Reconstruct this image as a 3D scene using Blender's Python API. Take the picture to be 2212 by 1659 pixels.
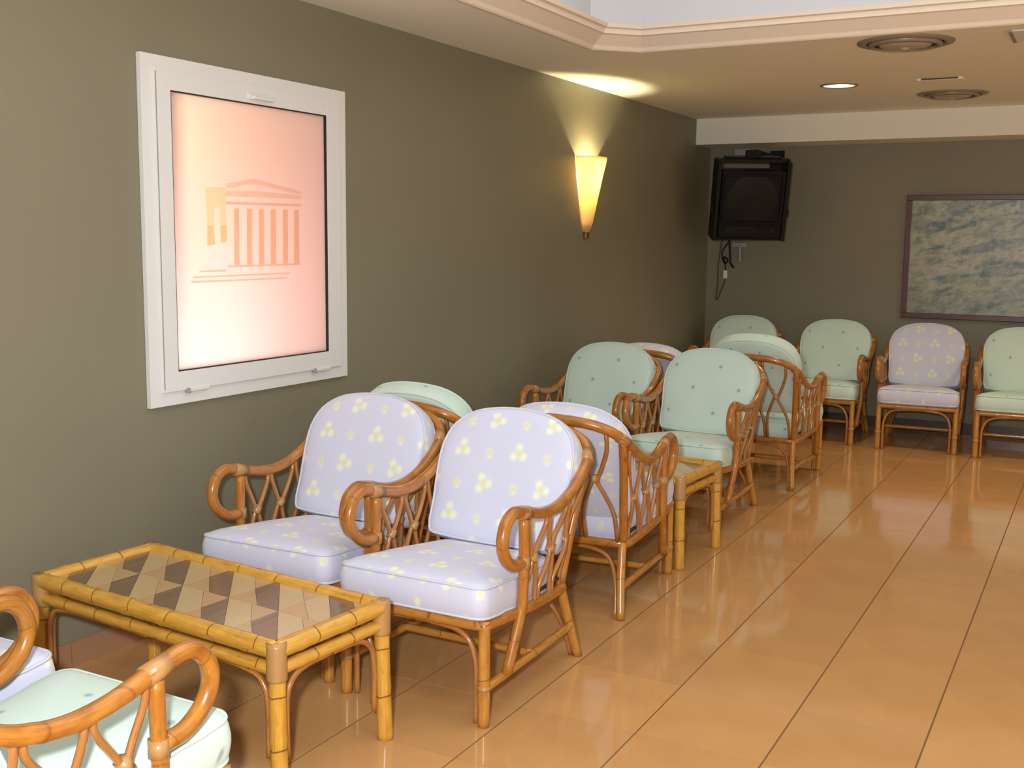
import bpy, bmesh, math, random
from mathutils import Vector, Matrix
random.seed(7)
for _o in list(bpy.data.objects): bpy.data.objects.remove(_o)
SC = bpy.context.scene
COL = SC.collection
PI = math.pi

# ------------------------------------------------------------------ camera
CAM_H = 1.5
FPX = 2377.8
YAW, PIT, ROL = math.radians(28.442), math.radians(-7.551), math.radians(0.622)
fw = Vector((-math.sin(YAW)*math.cos(PIT), math.cos(YAW)*math.cos(PIT), math.sin(PIT)))
rt = Vector((math.cos(YAW), math.sin(YAW), 0)); up = rt.cross(fw)
r2 = math.cos(ROL)*rt + math.sin(ROL)*up; u2 = -math.sin(ROL)*rt + math.cos(ROL)*up
camd = bpy.data.cameras.new('camera'); cam = bpy.data.objects.new('camera', camd); COL.objects.link(cam)
M = Matrix((r2, u2, -fw)).transposed().to_4x4(); M.translation = Vector((0, 0, CAM_H)); cam.matrix_world = M
camd.sensor_width = 36.0; camd.lens = FPX/2212*36.0; camd.clip_start = 0.05
SC.camera = cam

# ------------------------------------------------------------------ light
SC.view_settings.view_transform = 'Standard'; SC.view_settings.look = 'None'
SC.view_settings.exposure = 0.0; SC.view_settings.gamma = 1.0; SC.view_settings.use_curve_mapping = False
W = bpy.data.worlds.new('world'); SC.world = W; W.use_nodes = True
W.node_tree.nodes['Background'].inputs[0].default_value = (1.0, 0.92, 0.76, 1)
W.node_tree.nodes['Background'].inputs[1].default_value = 0.78

def lamp(name, kind, loc, energy, color=(1, 1, 1), size=0.2, aim=None, **kw):
    d = bpy.data.lights.new(name, kind); d.energy = energy; d.color = color
    if kind == 'AREA':
        d.shape = kw.pop('shape', 'DISK'); d.size = size
        if 'size_y' in kw: d.size_y = kw.pop('size_y')
    elif kind in ('POINT', 'SPOT'): d.shadow_soft_size = size
    for k, v in kw.items(): setattr(d, k, v)
    o = bpy.data.objects.new(name, d); COL.objects.link(o); o.location = loc
    if aim is not None: o.rotation_euler = (Vector(aim)-Vector(loc)).to_track_quat('-Z', 'Y').to_euler()
    return o
lamp('camera_flash', 'SPOT', (-0.16, -0.02, 1.62), 450, (0.86, 0.92, 1.0), 0.05, aim=(-2.2, 5.0, 1.5), spot_size=math.radians(130), spot_blend=0.5)
lamp('skylight_lamp', 'AREA', (-0.6, 3.2, 3.02), 38, (0.88, 0.95, 1.0), 3.2, aim=(-0.6, 3.2, 0), shape='RECTANGLE', size_y=3.6)

for k, (lx, ly) in enumerate(((0.55, 7.3), (2.6, 7.3), (3.4, 5.0), (3.4, 2.2), (0.6, -1.0))):   # unseen ceiling spots, added as fill to brighten the far end
    lamp('downlight_and_fill', 'SPOT', (lx, ly, 2.45), 62, (1.0, 0.84, 0.58), 0.09, aim=(lx, ly, 0), spot_size=math.radians(150), spot_blend=0.8)

# ------------------------------------------------------------------ helpers
def lin(c):
    return tuple(((v/255)/12.92 if v/255 <= 0.04045 else ((v/255+0.055)/1.055)**2.4) for v in c) + (1,)
def mat(name, color, rough=0.6, coat=0.0, metal=0.0, spec=0.5):
    m = bpy.data.materials.new(name); m.use_nodes = True
    b = m.node_tree.nodes['Principled BSDF']
    b.inputs['Base Color'].default_value = color if len(color) == 4 else tuple(color)+(1,)
    b.inputs['Roughness'].default_value = rough; b.inputs['Metallic'].default_value = metal
    b.inputs['Specular IOR Level'].default_value = spec
    b.inputs['Coat Weight'].default_value = coat; b.inputs['Coat Roughness'].default_value = 0.08
    return m
class G:
    """tiny node-expression helper"""
    def __init__(s, m): s.m = m; s.t = m.node_tree; s.n = s.t.nodes; s.l = s.t.links; s.b = s.n['Principled BSDF']
    def put(s, sock, v):
        if hasattr(v, 'is_output') or isinstance(v, bpy.types.NodeSocket): s.l.new(v, sock)
        else: sock.default_value = v
    def math(s, op, a, b=0.0, c=None, clamp=False):
        n = s.n.new('ShaderNodeMath'); n.operation = op; n.use_clamp = clamp
        s.put(n.inputs[0], a); s.put(n.inputs[1], b)
        if c is not None: s.put(n.inputs[2], c)
        return n.outputs[0]
    def coord(s, kind='Object'): return s.n.new('ShaderNodeTexCoord').outputs[kind]
    def sep(s, v):
        n = s.n.new('ShaderNodeSeparateXYZ'); s.l.new(v, n.inputs[0]); return n.outputs
    def comb(s, x, y, z=0.0):
        n = s.n.new('ShaderNodeCombineXYZ')
        for i, v in enumerate((x, y, z)): s.put(n.inputs[i], v)
        return n.outputs[0]
    def noise(s, v, scale, detail=3.0, rough=0.5, dist=0.0, out='Fac'):
        n = s.n.new('ShaderNodeTexNoise'); s.put(n.inputs['Vector'], v)
        n.inputs['Scale'].default_value = scale; n.inputs['Detail'].default_value = detail
        n.inputs['Roughness'].default_value = rough; n.inputs['Distortion'].default_value = dist
        return n.outputs[out]
    def ramp(s, f, stops):
        n = s.n.new('ShaderNodeValToRGB'); s.l.new(f, n.inputs[0]); e = n.color_ramp.elements
        while len(e) < len(stops): e.new(0.5)
        for i, (p, c) in enumerate(stops): e[i].position = p; e[i].color = c if len(c) == 4 else tuple(c)+(1,)
        return n.outputs[0]
    def mix(s, f, a, b):
        n = s.n.new('ShaderNodeMix'); n.data_type = 'RGBA'; s.put(n.inputs[0], f); s.put(n.inputs[6], a); s.put(n.inputs[7], b)
        return n.outputs[2]
    def bump(s, h, strength=0.3, dist=0.002):
        n = s.n.new('ShaderNodeBump'); n.inputs['Strength'].default_value = strength; n.inputs['Distance'].default_value = dist
        s.l.new(h, n.inputs['Height']); s.l.new(n.outputs[0], s.b.inputs['Normal'])
    def color(s, v): s.l.new(v, s.b.inputs['Base Color'])

# ------------------------------------------------------------------ materials
def m_wall():
    m = mat('wall_paint', lin((146, 132, 104)), 0.5, spec=0.35); g = G(m)
    n = g.noise(g.coord(), 1.1, 4); g.color(g.ramp(n, [(0.3, lin((128, 121, 98))), (0.7, lin((133, 126, 102)))]))
    g.bump(g.noise(g.coord(), 160, 3), 0.12, 0.001); return m
def m_floor():
    m = mat('floor_tile_glaze', lin((208, 150, 86)), 0.08, spec=0.5); g = G(m)
    oi = g.n.new('ShaderNodeObjectInfo')
    n = g.noise(g.coord(), 5.0, 5)
    base = g.ramp(n, [(0.25, lin((196, 146, 92))), (0.75, lin((206, 156, 98)))])
    tint = g.ramp(oi.outputs['Random'], [(0.0, (0.94, 0.93, 0.92)), (1.0, (1.04, 1.03, 1.02))])
    mx = g.n.new('ShaderNodeMix'); mx.data_type = 'RGBA'; mx.blend_type = 'MULTIPLY'; mx.inputs[0].default_value = 1
    g.l.new(base, mx.inputs[6]); g.l.new(tint, mx.inputs[7]); g.color(mx.outputs[2])
    g.bump(g.noise(g.coord(), 9.0, 2), 0.05, 0.002); return m
def m_rattan(name, a, b, dark, ring=0.0, pitch=0.16, rough=0.28):
    m = mat(name, a, rough, coat=0.45); g = G(m)
    uv = g.coord('UV'); x, y, _ = g.sep(uv)
    n = g.noise(g.comb(g.math('MULTIPLY', x, 3.0), g.math('MULTIPLY', y, 9.0)), 1.6, 4)
    c = g.ramp(n, [(0.3, a), (0.75, b)])
    streak = g.noise(g.comb(g.math('MULTIPLY', x, 40.0), g.math('MULTIPLY', y, 6.0)), 1.0, 3)
    c = g.mix(g.math('MULTIPLY', g.math('SUBTRACT', streak, 0.5, clamp=True), 1.5), c, dark)
    # darker growth rings along the cane, jittered by noise
    w = g.math('ADD', g.math('DIVIDE', y, pitch), g.math('MULTIPLY', g.noise(g.comb(g.math('MULTIPLY', x, 0.15), y), 3.0, 2), 1.5))
    f = g.math('FRACT', w)
    d = g.math('ABSOLUTE', g.math('SUBTRACT', f, 0.5))
    r = g.math('SUBTRACT', 1.0, g.math('DIVIDE', d, 0.022), clamp=True)
    r = g.math('MULTIPLY', r, ring)
    c = g.mix(r, c, dark)
    # small brown knots
    vo = g.n.new('ShaderNodeTexVoronoi'); vo.inputs['Scale'].default_value = 1.0
    g.l.new(g.comb(g.math('MULTIPLY', x, 3.0), g.math('MULTIPLY', y, 11.0)), vo.inputs['Vector'])
    k = g.math('SUBTRACT', 1.0, g.math('DIVIDE', vo.outputs['Distance'], 0.16), clamp=True)
    c = g.mix(g.math('MULTIPLY', k, 0.8 if ring > 0.5 else 0.35), c, dark)
    g.color(c); g.bump(streak, 0.1, 0.001); return m
def petal_mask(g, u, v, cx, cy, kind, s):
    """mask of one printed motif around (cx,cy) in a unit cell; kind 3 = three lobes, 1 = bud"""
    tot = None
    pts = [(0, 0, 0.095)]
    if kind == 3:
        for k in range(3):
            a = cx*5+k*2*PI/3+0.4; pts.append((0.092*math.cos(a), 0.092*math.sin(a), 0.092))
    else: pts = [(0, 0, 0.085), (0.012, -0.045, 0.070)]
    for dx, dy, r in pts:
        x = g.math('SUBTRACT', u, cx+dx); y = g.math('SUBTRACT', v, cy+dy)
        d = g.math('SQRT', g.math('ADD', g.math('MULTIPLY', x, x), g.math('MULTIPLY', y, y)))
        f = g.math('MULTIPLY', g.math('SUBTRACT', r, d), 17.0, clamp=True)
        tot = f if tot is None else g.math('MAXIMUM', tot, f)
    return tot
def m_fabric(name, base, motif, core, layout, cell, rough=0.9):
    m = mat(name, base, rough, spec=0.2); g = G(m)
    uv = g.coord('UV'); x, y, _ = g.sep(uv)
    u = g.math('FRACT', g.math('DIVIDE', x, cell)); v = g.math('FRACT', g.math('DIVIDE', y, cell))
    tot = None
    for cx, cy, k in layout:
        f = petal_mask(g, u, v, cx, cy, k, cell); tot = f if tot is None else g.math('MAXIMUM', tot, f)
    cen = None
    for cx, cy, k in layout:
        dx = g.math('SUBTRACT', u, cx); dy = g.math('SUBTRACT', v, cy)
        d = g.math('SQRT', g.math('ADD', g.math('MULTIPLY', dx, dx), g.math('MULTIPLY', dy, dy)))
        f = g.math('MULTIPLY', g.math('SUBTRACT', 0.085, d), 16.0, clamp=True); cen = f if cen is None else g.math('MAXIMUM', cen, f)
    nz = g.noise(g.coord('UV'), 7.0, 3)
    b = g.mix(g.math('MULTIPLY', nz, 0.35), base, tuple(c*0.9 for c in base[:3])+(1,))
    c = g.mix(tot, b, g.mix(cen, motif, core)); g.color(c)
    wv = g.noise(g.coord('UV'), 420.0, 2); g.bump(wv, 0.12, 0.0008)
    g.b.inputs['Sheen Weight'].default_value = 0.15
    return m
WALL = m_wall(); FLOOR = m_floor()
GROUT = mat('grout', lin((122, 88, 52)), 0.8)
CEIL = mat('ceiling_paint', lin((238, 234, 218)), 0.75, spec=0.2)
g_ = G(CEIL); g_.bump(g_.noise(g_.coord(), 90, 3), 0.08, 0.001)
COFFER = mat('coffer_paint', lin((219, 218, 219)), 0.8, spec=0.2)
MOLD = mat('molding_paint', lin((232, 214, 190)), 0.5)
RATTAN = m_rattan('rattan_cane', lin((190, 124, 44)), lin((146, 82, 22)), lin((74, 36, 12)), ring=0.45, pitch=0.23)
RATTAN_THIN = m_rattan('thin_cane', lin((184, 124, 62)), lin((150, 90, 44)), lin((92, 52, 28)), ring=0.2, pitch=0.2)
BAMBOO = m_rattan('bamboo_pole', lin((216, 164, 64)), lin((192, 134, 44)), lin((58, 34, 12)), ring=0.95, pitch=0.17)
LEG = m_rattan('cane_leg', lin((200, 142, 60)), lin((168, 104, 34)), lin((74, 40, 16)), ring=0.7, pitch=0.19)
WRAP = mat('cane_binding', lin((186, 122, 66)), 0.35, coat=0.3)
g_ = G(WRAP); x_, y_, z_ = g_.sep(g_.coord('UV'))
f_ = g_.math('FRACT', g_.math('MULTIPLY', y_, 170.0)); g_.bump(f_, 0.6, 0.001)
g_.color(g_.mix(g_.noise(g_.coord('UV'), 6, 3), lin((188, 146, 88)), lin((154, 106, 56))))
LILAC = m_fabric('lilac_fabric', lin((204, 205, 221)), lin((228, 228, 202)), lin((216, 214, 164)),
                 [(0.25, 0.25, 3), (0.75, 0.75, 3), (0.75, 0.22, 1), (0.28, 0.72, 1)], 0.235)
MINT = m_fabric('mint_fabric', lin((196, 216, 200)), lin((170, 184, 178)), lin((150, 158, 162)),
                [], 0.2) if False else None
def m_mint():
    base = lin((200, 219, 204)); m = mat('mint_fabric', base, 0.9, spec=0.2); g = G(m)
    x, y, _ = g.sep(g.coord('UV')); cell = 0.27
    u = g.math('FRACT', g.math('DIVIDE', x, cell)); v = g.math('FRACT', g.math('DIVIDE', y, cell)); tot = None
    for cx, cy in ((0.2, 0.3), (0.68, 0.82)):
        dx = g.math('SUBTRACT', u, cx); dy = g.math('SUBTRACT', v, cy)
        d = g.math('SQRT', g.math('ADD', g.math('MULTIPLY', dx, dx), g.math('MULTIPLY', dy, dy)))
        f = g.math('MULTIPLY', g.math('SUBTRACT', 0.056, d), 26.0, clamp=True); tot = f if tot is None else g.math('MAXIMUM', tot, f)
    big = g.noise(g.coord('UV'), 5.5, 2)
    b = g.mix(g.math('MULTIPLY', g.math('SUBTRACT', big, 0.45, clamp=True), 2.5, clamp=True), base, lin((190, 214, 200)))
    sp = g.noise(g.coord('UV'), 180.0, 2)
    g.color(g.mix(g.math('MULTIPLY', tot, g.math('ADD', 0.35, g.math('MULTIPLY', sp, 0.6))), b, lin((120, 128, 132))))
    g.bump(g.noise(g.coord('UV'), 420.0, 2), 0.12, 0.0008); g.b.inputs['Sheen Weight'].default_value = 0.15; return m
MINT = m_mint()
DARKWEB = mat('seat_webbing', lin((60, 44, 34)), 0.8)
WHITE = mat('white_lacquer', lin((224, 221, 214)), 0.35, spec=0.5)
GASKET = mat('black_gasket', lin((30, 26, 24)), 0.6)
BLACK = mat('black_metal', lin((9, 9, 9)), 0.45, spec=0.25)
TVBODY = mat('television_plastic', lin((13, 13, 14)), 0.5, spec=0.2)
SCREEN = mat('dark_screen_glass', lin((20, 20, 18)), 0.35, spec=0.25)
GREYPL = mat('grey_plastic', lin((150, 152, 152)), 0.5)
WHITEPL = mat('white_plastic', lin((222, 220, 208)), 0.45)
VENTM = mat('vent_metal', lin((150, 138, 116)), 0.4, metal=0.2)
VENTC = mat('vent_center_metal', lin((186, 172, 142)), 0.35, metal=0.2)
VENTD = mat('vent_dark', lin((60, 50, 38)), 0.6)
FRAME = mat('red_brown_wood', lin((86, 42, 34)), 0.35, coat=0.3)

# ------------------------------------------------------------------ mesh helpers
def link_mesh(name, verts, faces, m, parent=None, uvs=None, smooth=True):
    me = bpy.data.meshes.new(name); me.from_pydata([tuple(v) for v in verts], [], faces)
    if uvs:
        l = me.uv_layers.new(name='UVMap')
        for p in me.polygons:
            for li, vi in zip(p.loop_indices, p.vertices): l.data[li].uv = uvs[vi]
    me.materials.append(m)
    if smooth:
        for p in me.polygons: p.use_smooth = True
    o = bpy.data.objects.new(name, me); COL.objects.link(o)
    if parent: o.parent = parent
    return o
def catmull(pts, n=6, closed=False):
    P = [Vector(p) for p in pts]; out = []
    k = len(P)
    seg = k if closed else k-1
    for i in range(seg):
        p0 = P[(i-1) % k] if (closed or i > 0) else P[0]*2-P[1]
        p1, p2 = P[i], P[(i+1) % k]
        p3 = P[(i+2) % k] if (closed or i+2 < k) else P[-1]*2-P[-2]
        for j in range(n):
            t = j/n
            out.append(0.5*((2*p1)+(-p0+p2)*t+(2*p0-5*p1+4*p2-p3)*t*t+(-p0+3*p1-3*p2+p3)*t**3))
    if not closed: out.append(P[-1])
    return out
def tube_data(path, r, sides=10, closed=False, bumps=0.0, pitch=0.2, cap=True, off=0):
    n = len(path); V = []; F = []; UV = []
    L = 0; ref = None
    for i, p in enumerate(path):
        if closed: t = path[(i+1) % n]-path[(i-1) % n]
        else: t = path[min(i+1, n-1)]-path[max(i-1, 0)]
        t.normalize()
        if ref is None:
            ref = Vector((0, 0, 1)) if abs(t.z) < 0.8 else Vector((1, 0, 0))
        a = t.cross(ref)
        if a.length < 1e-6: a = t.cross(Vector((0.3, 1, 0.2)))
        a.normalize(); b = a.cross(t); b.normalize(); ref = b
        if i: L += (p-path[i-1]).length
        rr = r(i/(n-1)) if callable(r) else r
        if bumps:
            f = ((L/pitch) % 1.0)-0.5
            rr *= 1+bumps*math.exp(-(f*pitch/0.008)**2)
        for s in range(sides):
            an = 2*PI*s/sides
            V.append(p+a*(rr*math.cos(an))+b*(rr*math.sin(an))); UV.append((s/sides, L))
    m = n if closed else n-1
    for i in range(m):
        for s in range(sides):
            s2 = (s+1) % sides; j = (i+1) % n
            F.append((off+i*sides+s, off+i*sides+s2, off+j*sides+s2, off+j*sides+s))
    if cap and not closed:
        F.append(tuple(off+s for s in range(sides))[::-1]); F.append(tuple(off+(n-1)*sides+s for s in range(sides)))
    return V, F, UV
def tube(name, pts, r, m, parent=None, sides=10, n=6, smooth_path=True, closed=False, bumps=0.0, pitch=0.2):
    path = catmull(pts, n, closed) if smooth_path and len(pts) > 2 else [Vector(p) for p in pts]
    if len(path) == 2:
        a, b = path; k = max(2, int((b-a).length/0.02)) if bumps else 1
        path = [a.lerp(b, i/k) for i in range(k+1)]
    V, F, UV = tube_data(path, r, sides, closed, bumps, pitch)
    return link_mesh(name, V, F, m, parent, UV)
def tubes(name, specs, m, parent=None, sides=8):
    V, F, UV = [], [], []
    for pts, r in specs:
        path = catmull(pts, 5) if len(pts) > 2 else [Vector(p) for p in pts]
        v, f, u = tube_data(path, r, sides, off=len(V)); V += v; F += f; UV += u
    return link_mesh(name, V, F, m, parent, UV)
def boxes(name, specs, m, parent=None, bevel=0.0, smooth=False):
    """specs: (x0,x1,y0,y1,z0,z1)"""
    bm = bmesh.new()
    for x0, x1, y0, y1, z0, z1 in specs:
        r = bmesh.ops.create_cube(bm, size=1.0)
        for v in r['verts']:
            v.co = Vector((x0+(v.co.x+0.5)*(x1-x0), y0+(v.co.y+0.5)*(y1-y0), z0+(v.co.z+0.5)*(z1-z0)))
    if bevel: bmesh.ops.bevel(bm, geom=list(bm.edges), offset=bevel, segments=2, affect='EDGES', profile=0.5)
    me = bpy.data.meshes.new(name); bm.to_mesh(me); bm.free(); me.materials.append(m)
    o = bpy.data.objects.new(name, me); COL.objects.link(o)
    if parent: o.parent = parent
    return o
def empty(name, loc, label, cat, rotz=0, group=None):
    o = bpy.data.objects.new(name, None); COL.objects.link(o); o.location = loc; o.rotation_euler = (0, 0, rotz)
    o.empty_display_size = 0.1
    tag(o, label, cat, group); return o
def tag(o, label, cat=None, group=None):
    o['label'] = label
    if cat: o['category'] = cat
    if group: o['group'] = group
    return o
def struct(o): o['kind'] = 'structure'; return o
def lathe(name, prof, m, parent=None, seg=32, axis_loc=(0, 0, 0), a0=0, a1=2*PI):
    V, F = [], []
    full = abs(a1-a0-2*PI) < 1e-6; N = seg if full else seg+1
    for r, z in prof:
        for s in range(N):
            a = a0+(a1-a0)*s/seg; V.append((axis_loc[0]+r*math.cos(a), axis_loc[1]+r*math.sin(a), axis_loc[2]+z))
    for i in range(len(prof)-1):
        for s in range(seg):
            s2 = (s+1) % N
            F.append((i*N+s, i*N+s2, (i+1)*N+s2, (i+1)*N+s))
    return link_mesh(name, V, F, m, parent)

# ------------------------------------------------------------------ room
XL, YB, ZC = -3.095, 9.24, 2.485       # left wall, back wall, ceiling
XR, YN = 4.6, -2.2
TX, TY = 0.394, 0.413                   # tile size
GX, GY = -0.790, 3.004                  # a grout crossing

# floor: screed with separate glazed tiles on it
floor = struct(boxes('floor', [(XL-0.05, XR, YN, YB+0.05, -0.12, -0.0012)], GROUT))
floor['label'] = 'glossy orange-tan tiled floor with thin darker grout lines'
def tile_mesh(w, d, nm='tile'):
    bm = bmesh.new(); bmesh.ops.create_cube(bm, size=1.0)
    for v in bm.verts: v.co = Vector((v.co.x*w, v.co.y*d, v.co.z*0.008))
    me = bpy.data.meshes.new(nm); bm.to_mesh(me); bm.free(); me.materials.append(FLOOR); return me
_tm = {}
def tile_at(x0, x1, y0, y1):
    w, d = x1-x0-0.0055, y1-y0-0.0025
    key = (round(w, 3), round(d, 3))
    if key not in _tm: _tm[key] = tile_mesh(w, d)
    o = bpy.data.objects.new('tile', _tm[key]); COL.objects.link(o); o.parent = floor
    o.location = ((x0+x1)/2, (y0+y1)/2, -0.004)
i0 = int(math.floor((XL-GX)/TX)); rest = []
for i in range(i0, 14):
    x0, x1 = GX+i*TX, GX+(i+1)*TX
    x0 = max(x0, XL)
    for j in range(-13, 17):
        y0, y1 = GY+j*TY, GY+(j+1)*TY
        y1 = min(y1, YB)
        if y1-y0 < 0.02: continue
        if x1 < 1.2 and y0 > 0.9: tile_at(x0, x1, y0, y1)
        else: rest.append((x0+0.00225, x1-0.00225, y0+0.0014, y1-0.0014, -0.008, 0.0))
rt_ = boxes('tile', rest, FLOOR, floor); rt_['kind'] = 'stuff'; rt_.name = 'outer_tiles'

# left wall with an opening for the window
WY0, WY1, WZ0, WZ1 = 2.985, 4.03, 0.925, 2.075
wl = struct(boxes('wall_left', [(XL-0.12, XL, YN, WY0, -0.1, ZC+0.1), (XL-0.12, XL, WY1, YB+0.12, -0.1, ZC+0.1),
        (XL-0.12, XL, WY0, WY1, -0.1, WZ0), (XL-0.12, XL, WY0, WY1, WZ1, ZC+0.1)], WALL))
wl['label'] = 'long taupe painted wall on the left'
wb = struct(boxes('wall_back', [(XL, XR, YB, YB+0.12, -0.1, ZC+0.1)], WALL)); wb['label'] = 'taupe painted end wall behind the row of chairs'
# skirting tiles
def skirting(name, along_y, a0, a1, fixed, mm):
    root = struct(boxes(name, [((fixed, fixed+0.004, a0, a1, 0, 0.088) if along_y else (a0, a1, fixed-0.004, fixed, 0, 0.088))], GROUT))
    p = a0
    while p < a1-0.02:
        q = min(p+TY, a1)
        b = (fixed+0.001, fixed+0.011, p+0.0015, q-0.0015, 0.0005, 0.09) if along_y else (p+0.0015, q-0.0015, fixed-0.011, fixed-0.001, 0.0005, 0.09)
        boxes('skirting_tile', [b], mm, root); p = q
    return root
skirting('baseboard_left', True, GY-3*TY-0.09, YB, XL, mat('skirting_glaze', lin((164, 122, 90)), 0.2))
skirting('baseboard_back', False, XL+0.012, XL+0.012+TY*11, YB, mat('shaded_skirting_glaze', lin((88, 74, 66)), 0.25))  # shade behind the chairs is put into the darker back skirting colour

# beam (soffit) in front of the back wall
YBM = 8.85
bmn = struct(boxes('trim_1', [(XL, XR, YBM, YB, 2.277, ZC+0.02)], mat('beam_paint', lin((236, 230, 214)), 0.7, spec=0.2), bevel=0.002))
bmn['label'] = 'cream plaster beam across the top of the end wall'

# ceiling with chamfered coffer opening
CX0, CY1, CHM = -2.457, 5.54, 0.20
CX1, CY0 = 2.6, 0.2
out = [(XL, YN), (XR, YN), (XR, YBM+0.3), (XL, YBM+0.3)]
hole = [(CX0, CY0+CHM), (CX0+CHM, CY0), (CX1-CHM, CY0), (CX1, CY0+CHM), (CX1, CY1-CHM), (CX1-CHM, CY1), (CX0+CHM, CY1), (CX0, CY1-CHM)]
V = [(x, y, ZC) for x, y in out]+[(x, y, ZC) for x, y in hole]
F = [(0, 1, 6, 5), (1, 7, 6), (1, 2, 8, 7), (2, 9, 8), (2, 3, 10, 9), (3, 11, 10), (3, 0, 4, 11), (0, 5, 4)]
ceil = struct(link_mesh('ceiling', V, F, CEIL, smooth=False)); ceil['label'] = 'cream lowered ceiling around the raised coffer'
# coffer upstand and lid
inner = []
cxm, cym = (CX0+CX1)/2, (CY0+CY1)/2
INS = 0.0
V = [(x, y, ZC) for x, y in hole]+[(x, y, 3.1) for x, y in hole]
F = [(i, (i+1) % 8, 8+(i+1) % 8, 8+i) for i in range(8)]+[tuple(range(8, 16))]
cof = link_mesh('coffer', V, F, COFFER, ceil, smooth=False)
# molding profile swept round the opening, hanging slightly below and stepping inwards/up
prof = [(-0.012, 0.0), (-0.012, -0.014), (0.012, -0.018), (0.020, -0.012), (0.030, 0.004), (0.085, 0.050), (0.098, 0.054), (0.100, 0.078), (0.118, 0.082), (0.122, 0.10), (0.0, 0.10)]
def inset_ring(d):
    n = len(hole); R = []
    for i in range(n):
        p0 = Vector(hole[i-1]); p1 = Vector(hole[i]); p2 = Vector(hole[(i+1) % n])
        e1 = (p1-p0).normalized(); e2 = (p2-p1).normalized()
        n1 = Vector((-e1.y, e1.x)); n2 = Vector((-e2.y, e2.x)); b = (n1+n2).normalized()
        R.append(p1+b*(d/b.dot(n1)))
    return R
V = []; F = []
for d, z in prof:
    for p in inset_ring(d): V.append((p.x, p.y, ZC+z))
nr = len(prof)
for k in range(nr-1):
    for i in range(8): F.append((k*8+i, k*8+(i+1) % 8, (k+1)*8+(i+1) % 8, (k+1)*8+i))
mold = link_mesh('cornice_molding', V, F, MOLD, ceil, smooth=False)

# ------------------------------------------------------------------ window on the left wall
win = struct(boxes('window_1', [(XL-0.10, XL-0.05, WY0-0.001, WY0+0.03, WZ0, WZ1), (XL-0.10, XL-0.05, WY1-0.03, WY1+0.001, WZ0, WZ1),
        (XL-0.10, XL-0.05, WY0+0.03, WY1-0.03, WZ0, WZ0+0.03), (XL-0.10, XL-0.05, WY0+0.03, WY1-0.03, WZ1-0.03, WZ1)], WHITE))
win['label'] = 'white framed frosted window with a peach glow and etched temple'
def ring(name, y0, y1, z0, z1, w, x0, x1, m, parent, bevel=0.003):
    return boxes(name, [(x0, x1, y0, y0+w, z0, z1), (x0, x1, y1-w, y1, z0, z1), (x0, x1, y0+w, y1-w, z0, z0+w), (x0, x1, y0+w, y1-w, z1-w, z1)], m, parent, 0.001)
ring('outer_frame', 2.888, 4.077, 0.862, 2.140, 0.085, XL+0.001, XL+0.022, WHITE, win)
boxes('sash', [(XL-0.02, XL+0.034, 2.945, 3.017, 0.915, 2.092), (XL-0.02, XL+0.034, 3.927, 4.022, 0.915, 2.092), (XL-0.02, XL+0.034, 3.017, 3.927, 0.915, 0.988), (XL-0.02, XL+0.034, 3.017, 3.927, 2.021, 2.092)], WHITE, win, 0.001)
ring('gasket', 3.0165, 3.9275, 0.9875, 2.0215, 0.0045, XL-0.02, XL+0.0325, GASKET, win, 0.0)
boxes('shadow_gap', [(XL+0.0335, XL+0.0347, 2.944, 2.9485, 0.925, 2.082)], mat('gap_grey', lin((150, 148, 142)), 0.7), win)
# pull at the top, two hinges at the bottom
hy = 3.50
boxes('handle', [(XL+0.030, XL+0.040, hy-0.075, hy+0.075, 2.035, 2.062), (XL+0.036, XL+0.060, hy-0.06, hy+0.06, 2.036, 2.050)], WHITE, win, 0.004)
for y in (3.12, 3.88):
    hg = boxes('hinge', [(XL+0.020, XL+0.040, y-0.055, y+0.055, 0.905, 0.921)], WHITEPL, win, 0.004)
    boxes('hinge_pin', [(XL+0.024, XL+0.046, y-0.066, y-0.054, 0.902, 0.922)], GREYPL, hg, 0.003)
# frosted pane
def m_frost(name, col, alpha=1.0):
    m = bpy.data.materials.new(name); m.use_nodes = True; t = m.node_tree
    for n in list(t.nodes): t.nodes.remove(n)
    o = t.nodes.new('ShaderNodeOutputMaterial'); a = t.nodes.new('ShaderNodeBsdfTranslucent'); d = t.nodes.new('ShaderNodeBsdfDiffuse')
    gl = t.nodes.new('ShaderNodeBsdfGlossy'); gl.inputs['Roughness'].default_value = 0.35
    a.inputs[0].default_value = col; d.inputs[0].default_value = col
    mx = t.nodes.new('ShaderNodeMixShader'); mx.inputs[0].default_value = 0.25
    m2 = t.nodes.new('ShaderNodeMixShader'); m2.inputs[0].default_value = 0.03
    t.links.new(a.outputs[0], mx.inputs[1]); t.links.new(d.outputs[0], mx.inputs[2])
    t.links.new(mx.outputs[0], m2.inputs[1]); t.links.new(gl.outputs[0], m2.inputs[2]); t.links.new(m2.outputs[0], o.inputs[0])
    return m
PX = XL+0.020
pane = boxes('pane', [(PX-0.004, PX, 3.018, 3.926, 0.989, 2.020)], m_frost('frosted_glass', (0.97, 0.86, 0.80, 1)), win)
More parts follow.
